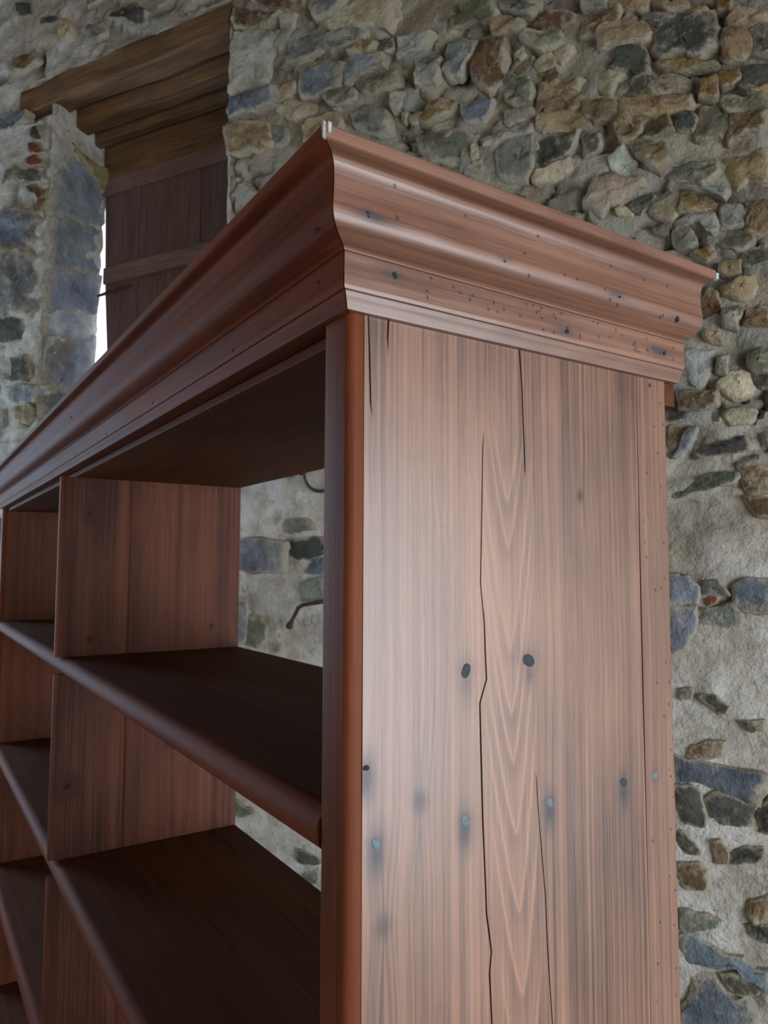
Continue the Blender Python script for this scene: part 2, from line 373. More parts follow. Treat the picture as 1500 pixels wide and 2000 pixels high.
STONES = [
    ('br', [(286,3701),(309,3698),(444,3631),(515,3611),(472,3597),(384,3592),(311,3620),(284,3658)]),
    ('lg', [(305,3602),(435,3565),(494,3547),(495,3505),(474,3451),(427,3358),(299,3383),(289,3549)]),
    ('bg', [(288,3357),(328,3350),(492,3329),(496,3263),(385,3267),(278,3279),(277,3336)]),
    ('lg', [(510,3570),(557,3586),(579,3570),(558,3526),(543,3484),(512,3458),(496,3472),(511,3509)]),
    ('g', [(549,3427),(569,3471),(682,3465),(746,3471),(852,3437),(833,3410),(771,3400),(667,3421),(622,3399),(539,3402),(518,3400)]),
    ('bg', [(602,3355),(723,3349),(767,3339),(763,3265),(733,3252),(654,3249),(608,3258),(592,3303)]),
    ('bg', [(774,3354),(922,3324),(925,3271),(876,3274),(829,3280),(801,3258),(772,3262)]),
    ('yl', [(791,3362),(805,3380),(876,3378),(899,3357),(867,3338),(805,3349)]),
    ('gn', [(830,3262),(963,3253),(977,3200),(936,3187),(853,3198),(825,3233)]),
    ('gn', [(694,3241),(806,3230),(821,3186),(763,3181),(714,3204)]),
    ('g', [(655,3584),(721,3588),(780,3566),(760,3537),(731,3530),(661,3527),(640,3576)]),
    ('cr', [(780,3539),(958,3493),(963,3444),(931,3403),(852,3443),(780,3463),(707,3480),(691,3517),(761,3524)]),
    ('cr', [(498,3323),(571,3333),(582,3288),(520,3275),(499,3286)]),
    ('tn', [(290,3242),(452,3216),(474,3140),(426,3116),(281,3144)]),
    ('g', [(473,3196),(532,3175),(522,3128),(480,3125)]),
    ('g', [(811,3137),(840,3155),(937,3114),(941,3045),(900,3043),(821,3100)]),
    ('lg', [(946,3129),(968,3160),(1004,3162),(986,3108),(959,3108)]),
    ('dg', [(899,3379),(963,3358),(959,3316),(918,3321),(904,3352)]),
    ('br', [(382,3710),(598,3632),(599,3599),(520,3614),(416,3669)]),
    ('cr', [(499,3258),(562,3262),(644,3229),(634,3196),(563,3194),(510,3218)]),
    ('gn', [(1208,3395),(1313,3373),(1325,3357),(1304,3316),(1272,3307),(1216,3326),(1153,3323),(1145,3359),(1199,3361)]),
    ('g', [(1325,3361),(1443,3326),(1439,3281),(1412,3274),(1374,3291),(1332,3326)]),
    ('br', [(1427,3249),(1458,3278),(1541,3252),(1541,3210),(1464,3221)]),
    ('g', [(1149,3275),(1244,3260),(1239,3209),(1207,3162),(1165,3155),(1136,3188)]),
    ('g', [(1046,3250),(1119,3251),(1128,3191),(1106,3165),(1046,3175)]),
    ('br', [(1272,3254),(1343,3239),(1338,3141),(1326,3093),(1286,3074),(1247,3122),(1231,3159),(1247,3206)]),
    ('gn', [(1393,3226),(1504,3196),(1507,3153),(1456,3150),(1400,3192)]),
    ('cr', [(1369,3174),(1389,3192),(1404,3163),(1388,3149),(1365,3160)]),
    ('br', [(1384,3142),(1426,3148),(1433,3103),(1395,3088),(1357,3096)]),
    ('cr', [(1437,3141),(1478,3143),(1492,3100),(1448,3091),(1429,3105)]),
    ('cr', [(1485,3145),(1543,3137),(1546,3117),(1510,3102),(1488,3113)]),
    ('yl', [(1098,3097),(1157,3092),(1181,3060),(1148,3041),(1076,3033),(1059,3046)]),
    ('bg', [(1198,3056),(1246,3058),(1302,3049),(1294,3020),(1270,2987),(1214,2995)]),
    ('cr', [(1015,3075),(1063,3078),(1068,3052),(1037,3044),(1015,3058)]),
    ('cr', [(1135,2984),(1181,2996),(1197,2987),(1181,2972),(1144,2970)]),
    ('g', [(1046,2996),(1131,2993),(1238,2956),(1229,2907),(1205,2889),(1139,2894),(1063,2950)]),
    ('lg', [(1261,2934),(1309,2941),(1405,2934),(1434,2930),(1419,2903),(1355,2905),(1308,2892),(1269,2904)]),
    ('g', [(1316,2880),(1355,2897),(1419,2892),(1422,2860),(1414,2817),(1399,2767),(1319,2794)]),
    ('dg', [(1426,2875),(1496,2875),(1560,2873),(1545,2836),(1509,2811),(1451,2796),(1425,2810)]),
    ('cr', [(1418,2793),(1451,2792),(1523,2804),(1530,2773),(1480,2755),(1432,2751),(1417,2766)]),
    ('cr', [(1221,2857),(1265,2862),(1269,2837),(1249,2831),(1221,2845)]),
    ('cr', [(1229,2911),(1249,2913),(1253,2873),(1229,2867)]),
    ('tn', [(1443,3054),(1534,3030),(1570,3023),(1548,2999),(1505,2990),(1461,2987),(1435,2968)]),
    ('br', [(1461,2983),(1508,2992),(1569,3001),(1568,2956),(1515,2953),(1461,2964)]),
    ('gn', [(1334,3107),(1384,3095),(1425,3063),(1420,3003),(1371,3009),(1341,3030)]),
    ('g', [(1333,2997),(1416,2988),(1435,2956),(1371,2951),(1348,2950)]),
    ('br', [(1440,3086),(1488,3094),(1498,3045),(1454,3050)]),
    ('tn', [(1446,2953),(1561,2936),(1567,2882),(1478,2887),(1434,2911)]),
    ('tn', [(1296,3303),(1351,3299),(1393,3265),(1343,3250),(1296,3254)]),
    ('lg', [(975,3354),(1055,3331),(1107,3322),(1064,3286),(1002,3281),(975,3294)]),
    ('cr', [(984,3067),(989,3099),(1011,3089),(1002,3062)]),
    ('br', [(1573,3203),(1629,3199),(1683,3191),(1679,3166),(1655,3152),(1600,3145),(1572,3150)]),
    ('tn', [(1620,3134),(1641,3146),(1696,3171),(1729,3156),(1761,3105),(1744,3082),(1684,3091),(1633,3092)]),
    ('dg', [(1762,3149),(1912,3114),(1923,3061),(1916,3018),(1875,3000),(1845,3020),(1785,3029),(1766,3064),(1764,3104),(1735,3139)]),
    ('dg', [(1657,3074),(1691,3092),(1734,3067),(1752,3010),(1716,2993),(1670,3022),(1639,3042)]),
    ('cr', [(1601,3028),(1663,3024),(1669,2993),(1651,2961),(1607,2982)]),
    ('dg', [(1669,2985),(1726,2990),(1846,2952),(1846,2921),(1776,2920),(1671,2948)]),
    ('tn', [(1674,2936),(1763,2924),(1851,2905),(1853,2859),(1813,2864),(1799,2839),(1755,2859),(1680,2901)]),
    ('tn', [(1677,2899),(1749,2882),(1735,2828),(1725,2813),(1679,2815),(1653,2851)]),
    ('br', [(1755,2841),(1799,2839),(1805,2806),(1754,2798),(1715,2802)]),
    ('dg', [(1818,2841),(1859,2847),(1871,2816),(1855,2792),(1821,2805)]),
    ('gn', [(1875,2853),(1923,2846),(1949,2811),(1935,2764),(1893,2758),(1860,2777)]),
    ('br', [(1952,2810),(2035,2797),(2037,2759),(1979,2752),(1947,2740)]),
    ('tn', [(1950,3073),(1978,3087),(2041,3068),(2043,3041),(2002,3034),(1953,3047)]),
    ('tn', [(1935,3047),(1988,3029),(2009,2974),(1980,2966),(1936,2984)]),
    ('dg', [(2005,3026),(2057,3026),(2054,2942),(2009,2970)]),
    ('yl', [(1926,2942),(1979,2932),(1975,2899),(1936,2897),(1925,2911)]),
    ('dg', [(1982,2938),(2054,2929),(2052,2869),(1992,2873),(1975,2892)]),
    ('yl', [(1883,2938),(1919,2930),(1921,2867),(1878,2876)]),
    ('gn', [(1927,2872),(2034,2844),(2036,2807),(1952,2820),(1926,2845)]),
    ('tn', [(1763,3188),(1789,3197),(1852,3171),(1857,3137),(1794,3148)]),
    ('tn', [(1857,3140),(1886,3148),(1907,3126),(1900,3115),(1860,3125)]),
    ('yl', [(1772,3019),(1850,2990),(1920,2964),(1865,2964),(1787,2985)]),
    ('g', [(1574,3279),(1637,3256),(1636,3222),(1573,3241)]),
    ('tn', [(1643,3246),(1757,3209),(1753,3181),(1703,3184),(1653,3209)]),
    ('tn', [(1568,2956),(1637,2947),(1667,2920),(1637,2899),(1602,2894),(1568,2919)]),
    ('yl', [(1931,3142),(1967,3126),(1954,3103),(1930,3107)]),
    ('tn', [(1994,2866),(2049,2863),(2048,2836),(1994,2852)]),
    ('dg', [(1567,2863),(1608,2859),(1618,2830),(1601,2806),(1566,2793)]),
    ('lg', [(1638,2774),(1682,2799),(1716,2729),(1732,2707),(1683,2712),(1647,2736)]),
    ('cr', [(1596,2726),(1633,2728),(1722,2689),(1725,2667),(1685,2655),(1658,2632),(1631,2624),(1614,2609),(1567,2667),(1585,2700)]),
    ('dg', [(1691,2625),(1744,2652),(1760,2634),(1736,2608),(1723,2586),(1697,2602)]),
    ('cr', [(1655,2615),(1678,2624),(1701,2598),(1690,2586),(1661,2596)]),
    ('cr', [(1740,2603),(1769,2625),(1813,2632),(1818,2579),(1799,2556),(1761,2574),(1746,2588)]),
    ('yl', [(1822,2623),(1856,2625),(1873,2584),(1907,2583),(1903,2564),(1821,2575)]),
    ('lg', [(1805,2558),(1849,2565),(1903,2560),(1907,2502),(1892,2502),(1878,2528),(1851,2534),(1805,2540)]),
    ('g', [(1804,2523),(1829,2539),(1850,2517),(1862,2488),(1846,2467),(1812,2474),(1800,2497)]),
    ('tn', [(1717,2761),(1740,2773),(1791,2770),(1803,2725),(1777,2689),(1752,2710),(1733,2732)]),
    ('gn', [(1803,2708),(1843,2705),(1913,2697),(1921,2661),(1887,2642),(1845,2645),(1802,2670)]),
    ('g', [(1802,2666),(1844,2642),(1910,2616),(1940,2616),(1922,2597),(1856,2629),(1801,2635)]),
    ('tn', [(1925,2694),(1984,2706),(2029,2701),(2032,2621),(1987,2628),(1961,2618),(1924,2661)]),
    ('g', [(1921,2570),(1973,2561),(1987,2532),(1969,2509),(1920,2523)]),
    ('tn', [(1990,2554),(2036,2561),(2034,2495),(1997,2477),(1971,2492)]),
    ('gn', [(1919,2506),(1969,2499),(1994,2471),(1970,2443),(1921,2459)]),
    ('dg', [(1969,2430),(2032,2434),(2031,2389),(1974,2396)]),
    ('gn', [(1751,2552),(1789,2547),(1792,2519),(1757,2530)]),
    ('yl', [(1846,2450),(1897,2460),(1905,2435),(1881,2426)]),
    ('tn', [(1911,2418),(1959,2414),(1963,2386),(1929,2381),(1910,2399)]),
    ('tn', [(1909,2352),(1953,2363),(1989,2371),(2000,2342),(1985,2317),(1956,2311),(1918,2331)]),
    ('br', [(1868,2320),(1884,2353),(1908,2335),(1912,2285),(1901,2248),(1864,2259)]),
    ('g', [(1917,2290),(1961,2294),(1964,2266),(1949,2235),(1915,2240)]),
    ('br', [(1972,2276),(2017,2274),(2020,2231),(1964,2239)]),
    ('lg', [(1824,2186),(1850,2200),(1884,2179),(1893,2139),(1873,2111),(1847,2092),(1833,2119),(1816,2151)]),
    ('g', [(1899,2163),(1928,2165),(1924,2114),(1895,2123)]),
    ('cr', [(1927,2127),(1960,2128),(1983,2102),(1977,2062),(1934,2053),(1896,2087)]),
    ('gn', [(1976,2170),(2023,2177),(2021,2116),(1979,2118),(1965,2136)]),
    ('br', [(1804,2080),(1852,2081),(1896,2076),(1893,2044),(1853,2029),(1808,2038)]),
    ('dg', [(1981,2107),(2023,2108),(2022,2071),(1996,2079)]),
    ('tn', [(1776,1991),(1789,2007),(1817,1988),(1813,1941),(1782,1930),(1773,1953)]),
    ('bg', [(1822,1982),(1849,1988),(1836,1953),(1818,1927),(1784,1913),(1805,1942)]),
    ('dg', [(1843,1939),(1922,1947),(1955,1955),(1968,1925),(1940,1914),(1850,1909)]),
    ('cr', [(1909,2013),(1938,2031),(1981,2022),(1980,1985),(1927,1987)]),
    ('tn', [(1871,2241),(1910,2230),(1914,2199),(1892,2200),(1870,2216)]),
    ('dg', [(1781,1823),(1858,1857),(1941,1863),(1921,1835),(1853,1820),(1795,1796)]),
    ('br', [(1942,1881),(2015,1866),(2013,1806),(1959,1811)]),
    ('bg', [(1767,1602),(1813,1592),(1840,1566),(1836,1530),(1769,1525)]),
    ('bg', [(1768,1506),(1828,1515),(1834,1475),(1813,1431),(1795,1405),(1765,1388)]),
    ('g', [(1847,1588),(1887,1585),(1912,1557),(1899,1549),(1849,1548)]),
    ('rd', [(1851,1541),(1886,1545),(1885,1524),(1859,1523)]),
    ('rd', [(1820,1570),(1840,1570),(1836,1552),(1823,1555)]),
    ('bg', [(1923,1575),(1946,1586),(2009,1583),(2006,1506),(1943,1508),(1918,1532)]),
    ('g', [(1845,1512),(1912,1524),(1937,1500),(1929,1472),(1841,1479)]),
    ('dg', [(1832,1285),(1866,1294),(1904,1269),(1897,1248),(1871,1252)]),
    ('dg', [(1922,1236),(1979,1241),(1978,1214),(1947,1211)]),
    ('g', [(1782,1302),(1813,1308),(1815,1280),(1785,1273)]),
    ('br', [(1952,1801),(2012,1791),(2011,1745),(1976,1746)]),
    ('br', [(1805,1154),(1836,1171),(1888,1177),(1884,1145),(1855,1131),(1815,1130),(1800,1135)]),
    ('bg', [(1768,1132),(1821,1120),(1919,1114),(1975,1104),(1954,1040),(1885,1058),(1813,1063),(1769,1060)]),
    ('dg', [(1769,1053),(1829,1051),(1837,964),(1794,968),(1768,1014)]),
    ('dg', [(1845,1035),(1878,1050),(1954,1033),(1946,985),(1895,970),(1847,976)]),
    ('dg', [(1957,1020),(1989,1052),(1986,967),(1961,974)]),
    ('dg', [(1769,936),(1790,939),(1825,903),(1822,889),(1792,887),(1775,902)]),
    ('br', [(1852,932),(1869,938),(1887,910),(1883,882),(1857,881)]),
    ('dg', [(1894,908),(1926,931),(1969,931),(1962,903),(1924,886),(1893,884)]),
    ('br', [(1774,860),(1814,867),(1837,857),(1836,816),(1809,804),(1773,807)]),
    ('g', [(1775,748),(1825,751),(1866,740),(1836,709),(1777,697)]),
    ('tn', [(1928,799),(1981,820),(1979,760),(1939,755)]),
    ('dg', [(1914,740),(1979,753),(1978,710),(1938,715)]),
    ('bg', [(1776,672),(1810,683),(1861,667),(1960,647),(1975,637),(1974,591),(1951,632),(1904,627),(1840,619),(1785,623)]),
    ('bg', [(1783,537),(1817,593),(1853,605),(1877,564),(1921,558),(1937,504),(1771,459)]),
    ('dg', [(1866,608),(1947,624),(1946,585),(1890,570)]),
    ('dg', [(-359,3898),(-302,3913),(-210,3898),(-153,3852),(-162,3802),(-212,3806),(-247,3845),(-347,3884)]),
    ('g', [(-485,3900),(-407,3896),(-375,3853),(-409,3820),(-476,3838)]),
    ('br', [(-952,3879),(-891,3904),(-824,3906),(-787,3846),(-860,3831),(-929,3848)]),
    ('dg', [(-948,4162),(-857,4145),(-861,4083),(-930,4107)]),
    ('dg', [(-791,4039),(-738,4040),(-659,4007),(-671,3988),(-769,4003)]),
    ('bg', [(-1057,3652),(-945,3649),(-834,3618),(-852,3580),(-969,3584),(-1053,3592)]),
    ('dg', [(-810,3535),(-770,3534),(-740,3465),(-807,3487)]),
    ('rd', [(-836,3474),(-786,3468),(-729,3414),(-814,3426)]),
    ('rd', [(-843,3412),(-793,3413),(-721,3353),(-841,3376)]),
    ('dg', [(-1012,3333),(-963,3378),(-911,3373),(-909,3329),(-991,3320)]),
    ('dg', [(-901,3363),(-780,3347),(-708,3281),(-776,3283),(-888,3324)]),
    ('br', [(-846,3286),(-715,3241),(-703,3183),(-719,3125),(-749,3139),(-743,3220)]),
    ('bg', [(-1033,3158),(-952,3197),(-809,3166),(-727,3093),(-761,3004),(-869,3005),(-1025,3035)]),
    ('g', [(-1022,2992),(-868,2983),(-756,2928),(-723,2766),(-732,2666),(-862,2699),(-1006,2735)]),
    ('dg', [(-1005,2714),(-861,2686),(-807,2616),(-865,2591),(-998,2602)]),
    ('dg', [(-890,2512),(-811,2516),(-768,2443),(-766,2403),(-925,2421),(-877,2449)]),
    ('bg', [(-903,2391),(-650,2370),(-639,2336),(-761,2309),(-900,2336)]),
    ('tn', [(-857,2292),(-760,2302),(-701,2264),(-775,2224),(-845,2244)]),
    ('lg', [(-988,2290),(-927,2292),(-903,2229),(-983,2215)]),
    ('bg', [(356,1712),(551,1701),(548,1629),(525,1598),(359,1609)]),
    ('dg', [(560,1705),(712,1714),(712,1655),(633,1644),(570,1652)]),
    ('g', [(555,1774),(641,1772),(668,1745),(596,1731),(560,1736)]),
    ('gn', [(401,1438),(453,1447),(482,1399),(469,1353),(398,1353)]),
    ('lg', [(621,1561),(704,1584),(705,1511),(626,1505)]),
    ('bg', [(351,1499),(390,1496),(398,1368),(354,1359)]),
    ('bg', [(669,1644),(703,1651),(704,1596),(643,1595)]),
    ('gn', [(348,822),(435,790),(414,777),(349,767)]),
    ('dg', [(617,700),(695,685),(703,664),(625,660)]),
    ('g', [(637,627),(695,647),(703,617),(649,603)]),
]
boxes_used = []
for k, (c, pts) in enumerate(STONES):
    p = [(a / 1000, b / 1000) for a, b in pts]
    xs = [q[0] for q in p]; ys = [q[1] for q in p]
    boxes_used.append((min(xs), max(xs), min(ys), max(ys)))
    pr = {'cr': .014, 'dg': .018, 'rd': .010}.get(c, .022) * R.uniform(.7, 1.35)
    cs, cz = sum(xs) / len(xs), sum(ys) / len(ys)
    op = bare(cs, cz); pr *= .35 + .65 * op; base = relief(cs, cz) * (.35 + .65 * op) * .8
    stone(p, PAL[c], lambda a, b, h, base=base: wp(a, h + base - .002, b), pr, k * 3.1)
# further rubble where the wall runs on behind the bookcase and past the frame
tries = 0; extra = 0
while extra < 120 and tries < 6000:
    tries += 1
    cs, cz = (R.uniform(1.9, 3.0), R.uniform(.6, 3.9)) if tries % 2 else (R.uniform(-1.8, 2.2), R.uniform(0.4, 4.4))
    w, h = R.uniform(.04, .13), R.uniform(.03, .065)
    if .25 < cs < .85 and .9 < cz < 2.1: continue
    if NS0 - .28 < cs < NS1 + .14 and NZ0 - .15 < cz < 3.80: continue
    if any(cs + w > b[0] and cs - w < b[1] and cz + h > b[2] and cz - h < b[3] for b in boxes_used): continue
    boxes_used.append((cs - w, cs + w, cz - h, cz + h)); extra += 1
    nn = R.randint(5, 8)
    p = [(cs + w * .95 * math.copysign(abs(math.cos(t)) ** .6, math.cos(t)) * R.uniform(.8, 1), cz + h * .95 * math.copysign(abs(math.sin(t)) ** .6, math.sin(t)) * R.uniform(.8, 1))
         for t in [2 * math.pi * (i + R.uniform(-.25, .25)) / nn for i in range(nn)]]
    stone(p, PAL[R.choice(['lg', 'g', 'bg', 'dg', 'tn', 'br', 'gn', 'cr', 'tn', 'g'])], lambda a, b, h: wp(a, h, b), .02 * R.uniform(.7, 1.3), tries)
# dressed blocks of the left reveal
JB = [('bg', [(15, 3140), (30, 3300), (75, 3410), (150, 3420), (255, 3395), (298, 3330), (296, 3190)]), ('bg', [(14, 3100), (139, 3150), (297, 3175), (292, 2975), (162, 2945), (14, 2905)]),
      ('bg', [(12, 2874), (107, 2905), (290, 2950), (288, 2793), (204, 2765), (12, 2720)]), ('lg', [(12, 2695), (137, 2745), (286, 2775), (284, 2680), (12, 2605)]),
      ('bg', [(12, 2583), (209, 2650), (284, 2662), (284, 2440), (88, 2390), (12, 2380)]), ('g', [(12, 2360), (150, 2370), (280, 2420), (280, 2230), (12, 2200)])]
for k, (c, pts) in enumerate(JB):
    p = [(a / 1000, b / 1000) for a, b in pts]
    stone(p, (122, 130, 140) if c == 'bg' else (164, 170, 176) if c == 'lg' else PAL[c], lambda a, b, h: wp(jamb_s(a, b) - h, a, b), .008, 300 + k)
o = stone([(.055, 3.50), (.16, 3.47), (.31, 3.46), (.31, 3.34), (.22, 3.40), (.12, 3.455)], (128, 112, 70), lambda a, b, h: wp(jamb_s(a, b) - h, a, b), .022, 411)

# oak lintel timbers over the niche
def beam(name, s0, s1, d0, d1, z0, z1, seed, parent, mat, wob=.010, n=26, slope=0.0):
    rows = []
    for i in range(n + 1):
        s = s0 + (s1 - s0) * i / n; row = []
        prof = []
        for (a, b), (c, e) in zip([(d0, z0), (d1, z0), (d1, z1), (d0, z1)], [(d1, z0), (d1, z1), (d0, z1), (d0, z0)]):
            for t in (0.06, .35, .65, .94): prof.append((a + (c - a) * t, b + (e - b) * t))
        for d, z in prof:
            q = Vector((s * 4, d * 22 + seed, z * 22))
            row.append(wp(s, d + wob * mnoise.noise(q), z + slope * (s - s0) + wob * mnoise.noise(q + Vector((0, 9, 0)))))
        rows.append(row)
    V, Fc = loft(rows)
    return obj(name, V, Fc, mat, parent, 40)
beam('lintel_beam', -0.89, .272, -.010, .084, 3.625, 3.735, 1, wall, beam_mat, .014, 60)
beam('lintel_beam', -0.80,  .50, .118, .196, 3.580, 3.70, 5, wall, beam_mat, .009)
beam('lintel_beam', -0.80, .50, .224, .262, 3.555, 3.70, 9, wall, beam_mat, .006)
beam('lintel_beam', -0.80, .50, .286, .40, 3.385, 3.70, 14, wall, beam_mat, .008)
beam('window_head', -0.80, .50, .280, .36, 3.335, 3.41, 17, wall, shutter_ledge_mat, .003)
wall_parts_done = True

def struct(name, boxes, mat, f=wp):
    V, Fc = boxes_vf(boxes, f); return tag(obj(name, V, Fc, mat), kind='structure')
T = .4
struct('floor', [((S_L - T, D_F - T, -.2), (S_R + T, .46, 0))], floor_mat)
struct('ceiling', [((S_L - T, D_F - T, Z_C), (S_R + T, .46, Z_C + .2))], ceil_mat)
def side_wall(name, s0, s1, op):
    d0, d1, z0, z1 = op
    struct(name, [((s0, D_F, 0), (s1, d0, Z_C)), ((s0, d1, 0), (s1, -.03, Z_C)), ((s0, d0, 0), (s1, d1, z0)), ((s0, d0, z1), (s1, d1, Z_C))], plaster_mat)
side_wall('wall_left', S_L - T, S_L, OPEN_L)
side_wall('wall_right', S_R, S_R + T, OPEN_R)
s0, s1, z0, z1 = OPEN_F
struct('wall_front', [((S_L - T, D_F - T, 0), (s0, D_F, Z_C)), ((s1, D_F - T, 0), (S_R + T, D_F, Z_C)), ((s0, D_F - T, 0), (s1, D_F, z0)), ((s0, D_F - T, z1), (s1, D_F, Z_C))], plaster_mat)

# ------------------------------------------------------------------ window shutter standing in the niche, daylight showing past its edge
sh = tag(empty('window_shutter', wp(-.18, .31, NZ0 + .012)), 'dark red-brown plank shutter closing the high window niche', 'shutter')
edges = [-.652, -.475, -.300, -.115, .08, .277]
for k in range(5):
    a, b = edges[k], edges[k + 1]; dd = .004 * R.uniform(-1, 1); rows = []
    for i in range(13):
        z = NZ0 + .012 + (3.37 - NZ0 - .012) * i / 12
        aa = float(np.interp(z, [2.15, 2.57, 2.9, 3.37], [-.640, -.646, -.674, -.690])) if k == 0 else a
        rows.append([wp(x, .300 + dd + y, z) for x, y in ((aa, .003), (aa + .003, 0), (b - .003, 0), (b, .003), (b, .026), (aa, .026))])
    V, Fc = loft(rows); obj('plank', V, Fc, shutter_mat, sh, 30)
for z in (2.905, 2.35):
    V, Fc = box_vf((-.655, .268, z), (.258, .297, z + .075), wp); obj('ledge', V, Fc, shutter_ledge_mat, sh)
V, Fc = tube_vf([wp(-.705, .285, 2.862), wp(-.66, .283, 2.865), wp(-.60, .285, 2.872), wp(-.50, .287, 2.878)], [.006, .008, .008, .006], 8)
tag(obj('iron_latch', V, Fc, iron_mat, sh, 40), 'thin rusty iron latch bar')

# ------------------------------------------------------------------ iron fittings driven into the wall
pts = [wp(.700 + .060 * math.sin(t), -.030 + .008 * math.cos(t), 1.925 - .060 * math.cos(t)) for t in [2 * math.pi * k / 36 for k in range(36)]]
rows = []
for k in range(36):
    t = (pts[(k + 1) % 36] - pts[k - 1]).normalized(); a = WN; b = t.cross(a).normalized(); a = b.cross(t)
    rows.append([pts[k] + (a * math.cos(q) + b * math.sin(q)) * .0052 for q in [2 * math.pi * i / 8 for i in range(8)]])
n = 8; V = [p for r in rows for p in r]
Fc = [(i * n + j, i * n + (j + 1) % n, ((i + 1) % 36) * n + (j + 1) % n, ((i + 1) % 36) * n + j) for i in range(36) for j in range(n)]
ring = tag(empty('iron_ring', wp(.70, 0, 1.98)), 'rusty iron tethering ring hanging on the wall, seen under the bookcase top', 'ring')
obj('ring', V, Fc, iron_mat, ring, 60)
V, Fc = tube_vf([wp(.700, .03, 1.992), wp(.700, -.02, 1.992), wp(.700, -.040, 1.985), wp(.700, -.040, 1.972), wp(.700, -.02, 1.966), wp(.700, .03, 1.966)], [.005] * 6, 8)
obj('staple', V, Fc, iron_mat, ring, 60)
hook_pts = [wp(.735, .03, 1.505), wp(.725, -.030, 1.505), wp(.694, -.045, 1.500), wp(.652, -.048, 1.493), wp(.634, -.048, 1.483), wp(.625, -.048, 1.465), wp(.612, -.048, 1.445), wp(.605, -.048, 1.432), wp(.600, -.048, 1.422), wp(.597, -.048, 1.415)]
V, Fc = tube_vf(hook_pts, [.0065, .0065, .0065, .0068, .007, .0068, .0065, .009, .0125, .008], 10)
tag(obj('iron_hook', V, Fc, iron_mat, None, 60), 'bent rusty iron hook with knobbed tip sticking out of the wall', 'hook')
V, Fc = tube_vf([wp(.6165, .03, 1.934), wp(.6165, -.012, 1.932), wp(.6165, -.018, 1.931)], [.006, .008, .005], 8)
tag(obj('iron_spike', V, Fc, iron_mat, None, 60), 'short dark iron spike in the wall left of the ring', 'spike')

# ------------------------------------------------------------------ bookcase
D, DC, TS, LX = 0.36, 0.375, 0.0394, 2.2044
DIV0, DIV1 = -1.0828, -1.1108             # middle upright (right face, left face)
ENDX = -2.165                             # inner face of the far end
bc = tag(empty('bookcase', (-1.1, 0.18, 0)), 'tall open-backed varnished pine bookcase with a moulded cornice', 'bookcase')
def B(name, V, Fc, mat, smooth=30, label=None, parent=None):
    o = obj(name, V, Fc, mat, parent or bc, smooth)
    if label: o['label'] = label
    return o
def n1d(cell, seed, lo, hi):
    r = np.random.default_rng(seed); m_ = int((hi - lo) / cell) + 3; t = r.uniform(-1, 1, m_)
    return lambda x: np.interp((np.asarray(x) - lo) / cell, np.arange(m_), t)
# --- near end: wide board with drying cracks, a strip behind it and a rounded front edge
CR = [  # (path [(y, z from cornice)], half width, depth)
    ([(0.0154, 0.01), (0.0173, -0.0306), (0.0184, -0.0643), (0.0201, -0.0723)], .0007, .004),
    ([(0.0342, 0.01), (0.0329, -0.0127), (0.0333, -0.0242)], .0009, .004),
    ([(0.126, -0.0683), (0.1242, -0.088), (0.1227, -0.1376), (0.1211, -0.1941), (0.1245, -0.2261), (0.1253, -0.25), (0.1262, -0.2687), (0.1192, -0.2861), (0.1199, -0.3188), (0.1214, -0.3767), (0.1236, -0.4212), (0.1244, -0.4444), (0.1292, -0.4738), (0.127, -0.4889), (0.1291, -0.5263), (0.131, -0.9)], .0008, .005),
    ([(0.1645, 0.01), (0.168, -0.0326), (0.1696, -0.08), (0.1703, -0.105)], .0009, .005),
    ([(0.1779, -0.3454), (0.1812, -0.3877), (0.187, -0.4451), (0.1886, -0.4826), (0.1931, -0.547), (0.195, -0.9)], .0006, .0025)]
NAILS = [(0.0158, -0.3203, .0030, 'hole'), (0.0244, -0.3730, .0050, 'pale'), (0.1056, -0.2604, .0062, 'dark'), (0.1714, -0.2571, .0075, 'dark'),
         (0.1038, -0.3719, .0052, 'pale'), (0.1931, -0.3735, .0050, 'pale'), (0.2858, -0.3719, .0050, 'dark'), (0.3304, -0.3724, .0048, 'pale')]
KNOTS = [(0.236, -0.1188, .006, .8), (0.0618, -0.3506, .010, .75), (0.031, -0.4302, .010, .6), (0.1740, -0.2700, .004, .5), (0.083, -0.150, .003, .2)]
TIPS = [(0.1501, -0.126), (0.1490, -0.1635), (0.1510, -0.245), (0.1528, -0.2962), (0.1522, -0.3341), (0.1531, -0.3904), (0.1588, -0.4502), (0.1622, -0.5148), (0.166, -0.60)]
